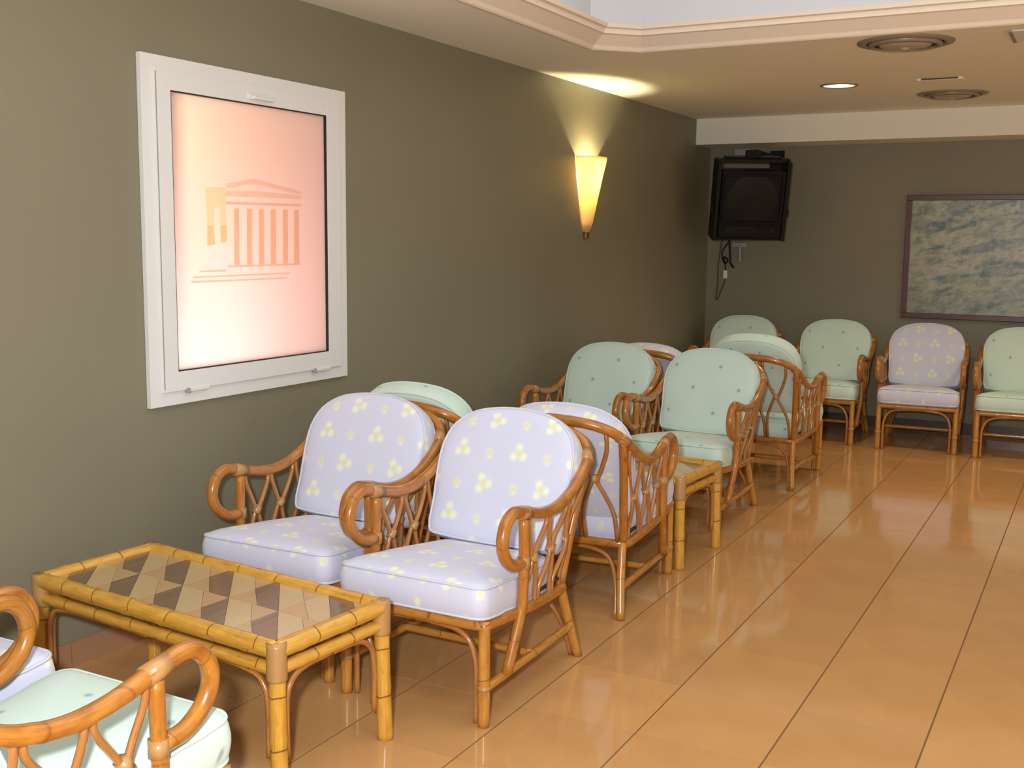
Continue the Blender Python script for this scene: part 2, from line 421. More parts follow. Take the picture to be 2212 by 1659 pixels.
# light box / lit room behind the pane
box = link_mesh('lit_room_wall', [(XL-0.75, 2.4, 0.4), (XL-0.75, 4.6, 0.4), (XL-0.75, 4.6, 2.6), (XL-0.75, 2.4, 2.6),
        (XL-0.121, 2.4, 0.4), (XL-0.121, 4.6, 0.4), (XL-0.121, 4.6, 2.6), (XL-0.121, 2.4, 2.6)],
        [(0, 1, 2, 3), (0, 4, 5, 1), (1, 5, 6, 2), (2, 6, 7, 3), (3, 7, 4, 0)], mat('orange_room_paint', lin((236, 150, 92)), 0.9), win, smooth=False)
lamp('room_lamp_low', 'AREA', (XL-0.60, 3.15, 0.95), 9, (1.0, 0.87, 0.98), 0.55, aim=(XL, 3.45, 1.15))
lamp('room_lamp_side', 'AREA', (XL-0.60, 2.75, 1.85), 8.0, (1.0, 0.78, 0.45), 0.35, aim=(XL, 3.05, 1.75))

# etched temple, built flat on the pane at its real place
def etch(name, polys, m, x=PX+0.0012):
    V = []; F = []
    for P in polys:
        b = len(V); V += [(x, y, z) for y, z in P]; F.append(tuple(range(b, b+len(P))))
    return link_mesh(name, V, F, m, pane, smooth=False)
# picture coordinates -> wall plane (used once, to lay the drawing out on the glass)
def wp(px, py, x=PX):
    d = (px-1106)/FPX*r2 - (py-829.5)/FPX*u2 + fw
    t = x/d.x; q = Vector((0, 0, CAM_H))+d*t; return (q.y, q.z)
def zp(a, b): return wp(400+a*0.15674, 370+b*0.15674)
E_MID = m_frost('etched_line', (0.93, 0.72, 0.60, 1)); E_GAP = m_frost('etched_gap', (0.95, 0.69, 0.51, 1)); E_LITE = m_frost('etched_light', (0.96, 0.79, 0.69, 1))
tem = etch('temple_pediment', [[zp(560, 170), zp(940, 98), zp(940, 170), zp(690, 215), zp(560, 235)], [zp(940, 98), zp(1590, 275), zp(1590, 322), zp(1350, 272), zp(940, 170)],
        [zp(560, 262), zp(1000, 270), zp(1590, 335), zp(1590, 385), zp(560, 340)]], E_LITE)
etch('temple_entablature', [[zp(560, 415), zp(1590, 450), zp(1590, 485), zp(560, 455)]], E_MID)
for k, x in enumerate((705, 880, 1045, 1210, 1375, 1530)):
    t = 512+k*4; w = 34
    etch('column_gap', [[zp(x-w, t), zp(x+w, t), zp(x+w+8, 1290-k*5), zp(x-w+2, 1292-k*5)]], E_GAP)
etch('temple_steps', [[zp(580, 1296), zp(1590, 1266), zp(1600, 1290), zp(580, 1325)], [zp(190, 1372), zp(560, 1352), zp(560, 1378), zp(190, 1394)],
        [zp(100, 1450), zp(1440, 1392), zp(1440, 1412), zp(100, 1474)], [zp(80, 1510), zp(640, 1492), zp(1400, 1458), zp(1400, 1478), zp(640, 1514), zp(80, 1542)]], E_MID)
CLEARY = m_frost('clear_gap_yellow', (1.0, 0.90, 0.66, 1)); CLEARO = m_frost('clear_gap_ochre', (0.96, 0.76, 0.48, 1)); CLEARW = m_frost('clear_gap_white', (1, 1, 1, 1))
etch('clear_slit_top', [[zp(270, 215), zp(560, 215), zp(560, 500), zp(560, 740), zp(480, 740), zp(470, 500), zp(405, 500), zp(390, 740), zp(300, 740), zp(285, 500)]], CLEARY)
etch('clear_slit_middle', [[zp(300, 745), zp(390, 745), zp(410, 1005), zp(300, 1030)], [zp(480, 745), zp(572, 745), zp(572, 970), zp(485, 985)]], CLEARO)
etch('clear_slit_bottom', [[zp(300, 1035), zp(415, 1010), zp(430, 1240), zp(300, 1240)], [zp(485, 990), zp(565, 990), zp(560, 1240), zp(470, 1240)], [zp(290, 1240), zp(560, 1240), zp(560, 1350), zp(290, 1350)]], CLEARW)

# ------------------------------------------------------------------ wall sconce
SY, SZ0, SZ1 = 6.70, 1.545, 2.03
sc = empty('wall_sconce', (XL, SY, SZ0), 'glowing yellow cone shaped sconce on the long left wall', 'wall lamp')
def m_shade():
    m = bpy.data.materials.new('lit_glass_shade'); m.use_nodes = True; t = m.node_tree
    for n in list(t.nodes): t.nodes.remove(n)
    o = t.nodes.new('ShaderNodeOutputMaterial'); a = t.nodes.new('ShaderNodeBsdfTranslucent'); d = t.nodes.new('ShaderNodeBsdfDiffuse')
    a.inputs[0].default_value = (1.0, 0.84, 0.50, 1); d.inputs[0].default_value = (0.95, 0.76, 0.46, 1)
    mx = t.nodes.new('ShaderNodeMixShader'); mx.inputs[0].default_value = 0.35
    t.links.new(a.outputs[0], mx.inputs[1]); t.links.new(d.outputs[0], mx.inputs[2]); t.links.new(mx.outputs[0], o.inputs[0]); return m
prof = [(0.034, 0.0), (0.05, 0.06), (0.066, 0.14), (0.085, 0.24), (0.108, 0.35), (0.132, 0.455), (0.137, 0.485)]
V = []; F = []; SEG = 20
for r, z in prof:
    for s in range(SEG+1):
        a = -PI/2+PI*s/SEG; V.append((0.004+r*0.95*math.cos(a), r*1.20*math.sin(a), z))
for k in range(len(prof)-1):
    for s in range(SEG): F.append((k*(SEG+1)+s, k*(SEG+1)+s+1, (k+1)*(SEG+1)+s+1, (k+1)*(SEG+1)+s))
shade = link_mesh('lamp_shade', V, F, m_shade(), sc)
sol = shade.modifiers.new('thick', 'SOLIDIFY'); sol.thickness = 0.003
boxes('back_plate', [(0.001, 0.012, -0.03, 0.03, 0.01, 0.30)], mat('sconce_metal', lin((180, 150, 90)), 0.3, metal=0.8), sc, 0.002)
boxes('bottom_cap', [(0.001, 0.024, -0.026, 0.026, -0.045, 0.0)], mat('brass_cap', lin((126, 100, 58)), 0.4, metal=0.6), sc, 0.004)
bulb = lathe('bulb', [(0.0, -0.045), (0.012, -0.042), (0.018, -0.02), (0.020, 0.01), (0.014, 0.035), (0.0, 0.045)], mat('bulb_glass', (1, 0.9, 0.7), 0.3), sc, 16, (0.052, 0, 0.30))
bulb_mat = bulb.data.materials[0]; bb = bulb_mat.node_tree.nodes['Principled BSDF']
bb.inputs['Emission Color'].default_value = (1.0, 0.78, 0.36, 1); bb.inputs['Emission Strength'].default_value = 12
lamp('sconce_lamp', 'POINT', (XL+0.058, SY, SZ0+0.345), 38.0, (1.0, 0.87, 0.54), 0.022)

# ------------------------------------------------------------------ ceiling fittings
def vent(x, y, r, label):
    t = empty('ceiling_vent', (x, y, ZC), label, 'vent', group='round ceiling vents')
    lathe('rim', [(r, 0.0), (r*0.99, -0.006), (r*0.86, -0.014), (r*0.80, -0.010), (r*0.80, 0.0)], VENTM, t, 40)
    lathe('duct', [(r*0.80, -0.002), (0.0, -0.0015)], VENTD, t, 40)
    for k, f in enumerate((0.74,)):
        lathe('cone_ring', [(r*f, -0.004), (r*(f+0.02), -0.020), (r*(f-0.08), -0.026), (r*(f-0.10), -0.012), (r*f, -0.004)], VENTM, t, 40)
    lathe('center_plate', [(0.0, -0.030), (r*0.20, -0.029), (r*0.50, -0.022), (r*0.56, -0.014), (r*0.54, -0.010), (0.0, -0.008)], VENTC, t, 32)
    lathe('center_knob', [(0.0, -0.042), (r*0.07, -0.040), (r*0.10, -0.030)], VENTC, t, 24)
    return t
vent(-0.985, 5.875, 0.232, 'larger round ceiling air vent nearer the coffer')
vent(-1.022, 7.99, 0.225, 'round ceiling air vent nearer the end wall beam')
dl = empty('recessed_downlight', (-1.612, 7.295, ZC), 'small round lit white downlight recessed in the ceiling', 'ceiling light')
lathe('trim_ring', [(0.118, 0.0), (0.117, -0.006), (0.104, -0.010), (0.098, -0.004), (0.096, 0.0)], mat('trim_metal', lin((170, 156, 132)), 0.35, metal=0.4), dl, 36)
lens_m = mat('lamp_lens', (1, 1, 1), 0.4); lb = lens_m.node_tree.nodes['Principled BSDF']
lb.inputs['Emission Color'].default_value = (1.0, 0.93, 0.88, 1); lb.inputs['Emission Strength'].default_value = 3.0
lathe('lens', [(0.097, -0.003), (0.05, -0.006), (0.0, -0.007)], lens_m, dl, 36)
lamp('downlight_and_fill', 'SPOT', (-1.612, 7.295, ZC-0.03), 45, (1.0, 0.86, 0.68), 0.08, aim=(-1.612, 7.295, 0), spot_size=math.radians(120), spot_blend=0.7)
sd = empty('ceiling_slot_diffuser', (-1.0, 7.25, ZC), 'thin cream slot trim on the ceiling between the two round vents', 'vent')
boxes('slot_frame', [(-0.13, 0.13, -0.045, 0.045, -0.012, 0.0)], CEIL, sd, 0.003)
boxes('shadowline', [(-0.105, 0.105, -0.049, -0.043, -0.010, -0.002)], VENTD, sd)  # dark strip drawn in place of the shadow along the raised trim
pn = empty('ceiling_access_panel', (-0.33, 5.92, ZC), 'pale square ceiling panel cut off by the right edge of the photo', 'panel')
boxes('panel_face', [(-0.165, 0.22, -0.16, 0.16, -0.006, 0.0)], COFFER, pn, 0.002)
boxes('panel_edge', [(-0.18, -0.165, -0.16, 0.16, -0.010, 0.0)], VENTM, pn, 0.002)

# ------------------------------------------------------------------ television in the corner
tv = empty('wall_television', (-2.56, 8.62, 1.80), 'bulky black tube television hung in a bracket high in the corner', 'television')
TVR = Matrix.Rotation(math.radians(30), 4, 'Z') @ Matrix.Rotation(math.radians(14), 4, 'X')
def tvp(o):
    o.matrix_local = TVR; return o
TW, TH = 0.250, 0.268
# local: x right, -y front, z up
tvp(boxes('cabinet_front', [(-TW, TW, -0.10, 0.02, -TH, TH)], TVBODY, tv, 0.012))
bmv = bmesh.new(); bmesh.ops.create_cube(bmv, size=1.0)
for v in bmv.verts:
    k = 0.6 if v.co.y > 0 else 1.0
    v.co = Vector((v.co.x*2*(TW-0.02)*k, 0.02+(v.co.y+0.5)*0.30, v.co.z*2*(TH-0.02)*k+(0.0 if k == 1 else -0.01)))
bmesh.ops.bevel(bmv, geom=list(bmv.edges), offset=0.02, segments=2, affect='EDGES')
me = bpy.data.meshes.new('rear_housing'); bmv.to_mesh(me); bmv.free(); me.materials.append(TVBODY)
o = bpy.data.objects.new('rear_housing', me); COL.objects.link(o); o.parent = tv; tvp(o)
# curved screen
V = []; F = []; NX = 16; NZ = 12
for j in range(NZ+1):
    for i in range(NX+1):
        a = -1+2*i/NX; b = -1+2*j/NZ
        V.append((a*0.215*(1-0.02*b*b), -0.102-0.02*(1-0.6*a*a-0.4*b*b)+0.012, 0.045+b*0.175*(1-0.02*a*a)))
for j in range(NZ):
    for i in range(NX): F.append((j*(NX+1)+i, j*(NX+1)+i+1, (j+1)*(NX+1)+i+1, (j+1)*(NX+1)+i))
tvp(link_mesh('screen', V, F, SCREEN, tv))
tvp(boxes('screen_bezel', [(-0.235, -0.217, -0.116, -0.098, -0.145, 0.235), (0.217, 0.235, -0.116, -0.098, -0.145, 0.235), (-0.217, 0.217, -0.116, -0.098, 0.222, 0.238), (-0.217, 0.217, -0.116, -0.098, -0.148, -0.132)], TVBODY, tv, 0.004))
tvp(boxes('control_panel', [(-0.20, 0.20, -0.108, -0.098, -0.225, -0.175)], mat('panel_dark', lin((10, 10, 10)), 0.4, spec=0.3), tv, 0.003))
for k in range(4): tvp(boxes('button', [(-0.12+k*0.035, -0.10+k*0.035, -0.113, -0.107, -0.206, -0.194)], TVBODY, tv, 0.002))
tvp(boxes('speaker_grille', [(0.06, 0.16, -0.113, -0.107, -0.215, -0.185)], BLACK, tv, 0.002))
br = boxes('bracket_frame', [(-TW-0.035, -TW-0.005, -0.09, 0.10, -TH-0.02, TH+0.06), (TW+0.005, TW+0.035, -0.09, 0.10, -TH-0.02, TH+0.06),
      (-TW-0.035, TW+0.035, -0.03, 0.05, TH+0.045, TH+0.075), (-TW-0.03, TW+0.03, -0.03, 0.05, -TH-0.03, -TH-0.005),
      (-TW+0.03, TW-0.03, -0.01, 0.05, TH+0.075, TH+0.09)], BLACK, tv, 0.003); tvp(br)
tvp(boxes('clamp_knob', [(-TW-0.06, -TW-0.035, -0.06, -0.02, -0.08, -0.02)], BLACK, tv, 0.006))
tvp(boxes('clamp_knob', [(TW+0.035, TW+0.055, -0.06, -0.02, -0.10, -0.04)], BLACK, tv, 0.006))
# arm from the bracket to the wall corner
arm_top = TVR @ Vector((0.0, 0.02, TH+0.08))
boxes('swivel_head', [(arm_top.x-0.05, arm_top.x+0.06, arm_top.y-0.04, arm_top.y+0.05, arm_top.z-0.01, arm_top.z+0.055)], BLACK, tv, 0.006)
tube('support_arm', [(arm_top.x+0.02, arm_top.y, arm_top.z+0.035), (arm_top.x+0.01, YB-8.62-0.01, arm_top.z+0.035)], 0.026, BLACK, tv)
boxes('wall_plate', [(arm_top.x-0.05, arm_top.x+0.07, YB-8.62-0.012, YB-8.62-0.0005, arm_top.z-0.05, arm_top.z+0.10)], BLACK, tv, 0.002)
jb = boxes('junction_box', [(-0.055, 0.075, -0.035, 0.0, -0.035, 0.035)], GREYPL, None, 0.005); jb.location = (-2.82, YB-0.0005, 2.232)
tag(jb, 'small grey junction box on the end wall above the television', 'box')
# loose cables under the television
sk = boxes('cable_socket', [(-0.07, 0.05, -0.025, 0.0, -0.018, 0.018)], GREYPL, None, 0.004); sk.location = (-2.80, YB-0.0005, 1.462)
tag(sk, 'grey wall socket just below the television', 'socket')
def wire(name, pts, r, m, label, cat='cable'):
    o = tube(name, pts, r, m, None, 8, 8); tag(o, label, cat); return o
yw = YB-0.016
wire('hanging_cable', [(-2.96, yw, 1.56), (-2.97, yw, 1.45), (-2.985, yw-0.01, 1.30), (-2.99, yw, 1.12), (-3.00, yw, 1.01), (-2.985, yw, 1.00), (-2.965, yw, 1.05), (-2.93, yw, 1.14), (-2.922, yw, 1.175)], 0.005, mat('cable_green', lin((66, 62, 48)), 0.5), 'long thin dark cable looping lowest under the television')
wire('knotted_cable', [(-2.91, yw, 1.56), (-2.90, yw, 1.50), (-2.955, yw-0.01, 1.40), (-2.93, yw-0.02, 1.31), (-2.90, yw-0.015, 1.33), (-2.94, yw, 1.36), (-2.925, yw, 1.28), (-2.922, yw, 1.245)], 0.006, BLACK, 'knotted dark cable ending in the white plug under the television')
wire('black_cable', [(-2.895, yw-0.022, 1.53), (-2.885, yw-0.022, 1.42), (-2.88, yw-0.022, 1.36), (-2.875, yw-0.022, 1.31), (-2.845, yw-0.022, 1.27)], 0.009, BLACK, 'short thick black cable end beside the knotted cable')
wire('grey_cable', [(-2.80, yw-0.02, 1.45), (-2.795, yw-0.02, 1.38), (-2.795, yw-0.02, 1.32)], 0.013, GREYPL, 'short thick pale grey cable below the wall socket')
pl = boxes('white_plug', [(-0.017, 0.017, -0.022, 0.006, -0.036, 0.036)], WHITEPL, None, 0.006); pl.location = (-2.921, yw, 1.21)
tag(pl, 'small white plug hanging on a cable under the television', 'plug')

# ------------------------------------------------------------------ framed painting
PXL, PXR, PZ0, PZ1 = -1.465, 0.15, 0.905, 1.868
pic = empty('framed_painting', (PXL, YB-0.02, PZ0), 'large red-brown framed blurry green and grey painting above the chairs', 'painting')
w, h = PXR-PXL, PZ1-PZ0
boxes('picture_frame', [(0, w, -0.02, 0.018, 0, 0.042), (0, w, -0.02, 0.018, h-0.042, h), (0, 0.042, -0.02, 0.018, 0.042, h-0.042), (w-0.042, w, -0.02, 0.018, 0.042, h-0.042)], FRAME, pic, 0.004)
def m_paint():
    m = mat('painted_canvas', (0.3, 0.3, 0.3), 0.35, coat=0.25); g = G(m)
    x, y, z = g.sep(g.coord())
    zz = g.math('ADD', z, g.math('MULTIPLY', x, -0.22))
    n1 = g.noise(g.comb(x, g.math('MULTIPLY', zz, 2.2)), 7.0, 6, 0.6, 0.5)
    n2 = g.noise(g.comb(x, g.math('MULTIPLY', zz, 2.6), 3.3), 4.0, 4, 0.55, 0.4)
    n3 = g.noise(g.comb(x, g.math('MULTIPLY', zz, 2.0), 9.0), 20, 4, 0.6)
    n4 = g.noise(g.comb(g.math('MULTIPLY', x, 2.0), zz, 5.1), 11.0, 4, 0.6)
    c = g.ramp(n1, [(0.32, lin((60, 72, 84))), (0.42, lin((104, 120, 116))), (0.50, lin((160, 162, 150))), (0.60, lin((186, 182, 158))), (0.72, lin((132, 136, 160)))])
    d = g.ramp(n2, [(0.34, lin((84, 84, 120))), (0.43, lin((86, 112, 86))), (0.51, lin((170, 168, 150))), (0.58, lin((168, 172, 108))), (0.68, lin((190, 168, 168)))])
    c = g.mix(0.5, c, d)
    c = g.mix(g.math('MULTIPLY', g.math('SUBTRACT', n3, 0.5, clamp=True), 3.0, clamp=True), c, lin((66, 84, 92)))
    c = g.mix(g.math('MULTIPLY', g.math('SUBTRACT', n4, 0.52, clamp=True), 3.0, clamp=True), c, lin((196, 194, 158)))
    low = g.math('SUBTRACT', 0.45, z, clamp=True)
    c = g.mix(g.math('MULTIPLY', low, 0.8), c, lin((70, 104, 96)))
    left = g.math('SUBTRACT', 0.22, x, clamp=True)
    c = g.mix(g.math('MULTIPLY', left, 2.0), c, lin((146, 142, 84))); g.color(c); g.bump(n3, 0.3, 0.002); return m
boxes('canvas', [(0.035, w-0.035, -0.004, 0.016, 0.035, h-0.035)], m_paint(), pic)

# ------------------------------------------------------------------ rattan armchair (front faces -Y, origin on the floor at the front feet line)
def blob_cushion(name, outline, prof, m, parent, xf, cen):
    """outline: closed 2D list; prof: (scale, height, outset) rings from top centre to bottom centre"""
    N = len(outline); V = []; UV = []; F = []
    per = [0]
    for i in range(N): per.append(per[-1]+(Vector(outline[(i+1) % N])-Vector(outline[i])).length)
    for k, (s, hgt) in enumerate(prof):
        for i in range(N):
            x = cen[0]+(outline[i][0]-cen[0])*s; y = cen[1]+(outline[i][1]-cen[1])*s
            V.append(xf(x, y, hgt))
            # the border band continues the print downwards
            dd = Vector((outline[i][0]-cen[0], outline[i][1]-cen[1])).normalized()
            extra = max(0.0, prof[0][1]-hgt)
            UV.append((x+dd.x*extra, y+dd.y*extra))
    for k in range(len(prof)-1):
        for i in range(N):
            j = (i+1) % N; F.append((k*N+i, k*N+j, (k+1)*N+j, (k+1)*N+i))
    F.append(tuple(range(N))[::-1]); F.append(tuple((len(prof)-1)*N+i for i in range(N)))
    return link_mesh(name, V, F, m, parent, UV)
def rounded_outline(x0, x1, y0, y1, r, seg=6):
    P = []
    for cx, cy, a0 in ((x1-r, y1-r, 0), (x0+r, y1-r, PI/2), (x0+r, y0+r, PI), (x1-r, y0+r, 1.5*PI)):
        for k in range(seg+1):
            a = a0+PI/2*k/seg; P.append((cx+r*math.cos(a), cy+r*math.sin(a)))
    Q = []
    for i in range(len(P)):
        a, b = Vector(P[i]), Vector(P[(i+1) % len(P)]); Q.append(tuple(a)); L = (b-a).length
        for k in range(1, int(L/0.06)+1): Q.append(tuple(a.lerp(b, k/(int(L/0.06)+1))))
    return Q
FX, RX, RY, RZ = 0.262, 0.236, 0.582, 0.285
CHAIR_PARTS = 0
def make_chair(fabric, label, group):
    t = empty('rattan_armchair', (0, 0, 0), label, 'armchair', 0, group)
    # legs
    for s in (-1, 1):
        tube('leg', [(s*FX, 0.0, 0.0), (s*FX, 0.0, 0.338)], 0.0185, LEG, t, 12, bumps=0.10, pitch=0.19)
        tube('leg', [(s*(RX-0.002), RY, RZ+0.01), (s*0.244, RY+0.045, 0.16), (s*0.264, RY+0.098, 0.0)], 0.0175, LEG, t, 12)
        # thin bent brace beside each front and rear leg, meeting under the rail
        tube('leg_brace', [(s*(FX-0.034), 0.012, 0.0), (s*(FX-0.033), 0.012, 0.12), (s*(FX-0.036), 0.012, 0.20), (s*(FX-0.060), 0.012, 0.262), (s*(FX-0.11), 0.012, 0.292), (s*0.06, 0.010, 0.302), (0, 0.010, 0.304)], 0.0095, RATTAN_THIN, t, 8)
        tube('leg_brace', [(s*0.240, RY+0.092, 0.0), (s*0.222, RY+0.045, 0.13), (s*0.185, RY+0.012, 0.215), (s*0.12, RY+0.004, 0.250), (0, RY+0.0, 0.258)], 0.0090, RATTAN_THIN, t, 8)
        # side stretcher
        tube('stretcher', [(s*FX, 0.006, 0.120), (s*0.250, RY+0.062, 0.122)], 0.0145, LEG, t, 10, bumps=0.08, pitch=0.22)
        # arm post: from the arm rail down outside the seat to the stretcher
        tube('arm_post', [(s*0.286, 0.205, 0.615), (s*0.288, 0.205, 0.50), (s*0.287, 0.200, 0.36), (s*0.284, 0.185, 0.29), (s*0.272, 0.125, 0.128)], 0.0175, RATTAN, t, 12)
        tube('back_post', [(s*RX, RY, RZ+0.005), (s*0.246, RY+0.040, 0.44), (s*0.260, RY+0.092, 0.61), (s*0.268, RY+0.135, 0.730)], 0.0170, RATTAN, t, 12)
        w1 = tube('binding', [(s*FX, 0, 0.118), (s*FX, 0, 0.132)], 0.0215, WRAP, t, 12)
        tube('binding', [(s*0.287, 0.205, 0.455), (s*0.287, 0.205, 0.492)], 0.0215, WRAP, t, 12)
        tube('binding', [(s*0.287, 0.175, 0.643), (s*0.286, 0.235, 0.630)], 0.0232, WRAP, t, 12)
        tube('binding', [(s*0.258, RY+0.152, 0.747), (s*0.280, RY+0.110, 0.716)], 0.0225, WRAP, t, 12)
    tube('stretcher', [(-0.255, 0.33, 0.124), (0.255, 0.33, 0.124)], 0.0135, LEG, t, 10, bumps=0.08, pitch=0.21)
    # seat ring
    side = [(RX, RY, RZ), (0.256, RY-0.085, 0.287), (0.270, 0.30, 0.301), (0.270, 0.12, 0.314), (FX, 0.0, 0.322)]
    ringp = [(-x, y, z) for x, y, z in side[::-1]]+[(-0.1, RY+0.012, RZ), (0.1, RY+0.012, RZ)]+side
    tube('seat_rail', ringp, 0.0175, RATTAN, t, 12, 6)
    tube('front_rail', [(-FX, 0, 0.322), (FX, 0, 0.322)], 0.0180, LEG, t, 12, bumps=0.08, pitch=0.24)
    boxes('seat_board', [(-0.25, 0.25, 0.02, 0.545, 0.318, 0.328)], DARKWEB, t)
    # one continuous cane: curl, arm, corner, top of the back, and the same on the other side
    half = [(0.284, 0.192, 0.474), (0.286, 0.130, 0.482), (0.288, 0.078, 0.520), (0.290, 0.058, 0.572), (0.290, 0.080, 0.628), (0.290, 0.130, 0.652),
            (0.289, 0.205, 0.638), (0.289, 0.32, 0.612), (0.289, 0.43, 0.608), (0.289, 0.54, 0.635), (0.286, 0.635, 0.684), (0.272, 0.712, 0.730), (0.230, 0.765, 0.772), (0.14, 0.795, 0.800), (0.0, 0.805, 0.810)]
    rail = half+[(-x, y, z) for x, y, z in half[-2::-1]]
    tube('arm_rail', rail, 0.0200, RATTAN, t, 12, 5, bumps=0.05, pitch=0.24)
    # lattice: three bound pairs each side, three at the back
    def arm_at(y):
        P = [p for p in half if p[2] > 0.60 and p[1] >= 0.13]
        for a, b in zip(P, P[1:]):
            if a[1] <= y <= b[1]:
                k = (y-a[1])/(b[1]-a[1]); return a[0]+(b[0]-a[0])*k, a[2]+(b[2]-a[2])*k
        return P[-1][0], P[-1][2]
    def seat_at(y):
        P = side[::-1]
        for a, b in zip(P, P[1:]):
            if a[1] <= y <= b[1]:
                k = (y-a[1])/(b[1]-a[1]); return a[0]+(b[0]-a[0])*k, a[2]+(b[2]-a[2])*k
        return P[-1][0], P[-1][2]
    for s in (-1, 1):
        ty = [0.225, 0.375, 0.525, 0.675]; by = [0.215, 0.330, 0.450, 0.560]
        for c in range(3):
            for d in (0, 1):
                y0, y1 = (ty[c]+0.010, by[c]+0.012) if d == 0 else (ty[c+1]-0.010, by[c+1]-0.010)
                ax, az = arm_at(y0); sx, sz = seat_at(y1)
                ym = (ty[c]+ty[c+1]+by[c]+by[c+1])/4 + (-0.009 if d == 0 else 0.009); zm = 0.47
                xm = (ax+sx)/2
                pts = [(s*ax, y0, az-0.01), (s*(ax*0.8+xm*0.2), y0*0.93+ym*0.07, az*0.68+zm*0.32), (s*xm, (y0*0.28+y1*0.02+ym*0.70), az*0.25+zm*0.75), (s*xm, ym, zm),
                       (s*xm, (y1*0.30+ym*0.70), sz*0.25+zm*0.75), (s*(sx*0.8+xm*0.2), y1*0.93+ym*0.07, sz*0.66+zm*0.34), (s*sx, y1, sz+0.005)]
                tube('lattice_rod', pts, 0.0085, RATTAN_THIN, t, 7, 3)
            tube('lattice_tie', [(s*xm, ym-0.018, zm-0.012), (s*xm, ym-0.0, zm+0.012)], 0.0165, WRAP, t, 8)
    tx = [-0.225, -0.075, 0.075, 0.225]
    for c in range(3):
        xm0 = (tx[c]+tx[c+1])/2
        for d in (0, 1):
            x0 = tx[c]+0.008 if d == 0 else tx[c+1]-0.008; xm = xm0+(-0.009 if d == 0 else 0.009)
            zt = 0.806-0.6*x0*x0-0.01; yt = 0.800-0.6*x0*x0
            def at(x, k): return (x, RY+0.012+(yt-RY-0.012)*k, RZ+(zt-RZ)*k)
            pts = [at(x0, 0.985), at(x0*0.92+xm*0.08, 0.84), at(x0*0.35+xm*0.65, 0.66), at(xm, 0.56), at(x0*0.35+xm*0.65, 0.46), at(x0*0.92+xm*0.08, 0.28), at(x0, 0.02)]
            tube('lattice_rod', pts, 0.0085, RATTAN_THIN, t, 7, 3)
        p = at(xm0, 0.56); tube('lattice_tie', [(p[0], p[1], p[2]-0.014), (p[0], p[1], p[2]+0.014)], 0.0160, WRAP, t, 8)
    # seat cushion
    ol = rounded_outline(-0.268, 0.268, -0.035, 0.555, 0.045)
    ol = [(x*(1.03 if y < 0.1 else 1.0-0.16*max(0, (y-0.22)/0.35)), y) for x, y in ol]
    tilt = lambda y: 0.337-0.062*(y/0.6)
    pr = [(0.02, 0.148), (0.30, 0.147), (0.55, 0.142), (0.75, 0.134), (0.88, 0.124), (0.955, 0.114), (0.985, 0.104), (1.0, 0.090), (1.012, 0.065), (1.012, 0.045), (1.0, 0.020), (0.98, 0.008), (0.93, 0.0), (0.5, 0.0), (0.02, 0.0)]
    sc_ = blob_cushion('seat_cushion', ol, pr, fabric, t, lambda x, y, z: (x, y, tilt(y)+z), (0, 0.28))
    cords = []
    for zz, s in ((0.106, 0.986), (0.010, 0.988)):
        pts = [Vector((x*s, 0.28+(y-0.28)*s, tilt(y)+zz)) for x, y in ol]
        V, F, UV = tube_data(pts, 0.0045, 6, True); UV = [(u*0.02, v) for u, v in UV]
        link_mesh('piping', V, F, fabric, sc_, UV)
    # back cushion: outline in (x, v) with v running up the leaning back
    B = []
    ctrl = [(-0.250, 0.0), (-0.258, 0.10), (-0.270, 0.22), (-0.268, 0.31), (-0.235, 0.385), (-0.165, 0.435), (-0.08, 0.455), (0.0, 0.460)]
    ctrl = [(-0.20, -0.02), (0.0, -0.025), (0.20, -0.02)]+[(-x, v) for x, v in ctrl]+ctrl[-2::-1]
    B = [(p.x, p.y) for p in catmull([(x, v, 0) for x, v in ctrl], 3, True)]
    pr = [(0.02, 0.062), (0.3, 0.062), (0.55, 0.060), (0.75, 0.056), (0.88, 0.051), (0.955, 0.046), (0.985, 0.040), (1.0, 0.028), (1.014, 0.006), (1.014, -0.012), (1.0, -0.036), (0.98, -0.046), (0.92, -0.052), (0.5, -0.052), (0.02, -0.052)]
    base = Vector((0, 0.522, 0.435)); dv = Vector((0, 0.415, 0.910)).normalized(); nn = Vector((0, -dv.z, dv.y))
    def xfb(x, v, hgt):
        q = base+dv*(v*1.04)+nn*(hgt+0.12*x*x); return (x, q.y-0.0, q.z)
    bc = blob_cushion('back_cushion', B, pr, fabric, t, xfb, (0, 0.21))
    for hh, s in ((0.041, 0.988), (-0.043, 0.985)):
        pts = [Vector(xfb(x*s, 0.21+(v-0.21)*s, hh)) for x, v in B]
        V, F, UV = tube_data(pts, 0.0045, 6, True); UV = [(u*0.02, v) for u, v in UV]
        link_mesh('piping', V, F, fabric, bc, UV)
    return t
def copy_tree(o, parent=None):
    c = o.copy(); COL.objects.link(c)
    if parent is not None:
        c.parent = parent; c.matrix_parent_inverse = o.matrix_parent_inverse.copy()
    for ch in o.children: copy_tree(ch, c)
    return c
GR = 'rattan armchairs in the waiting room'
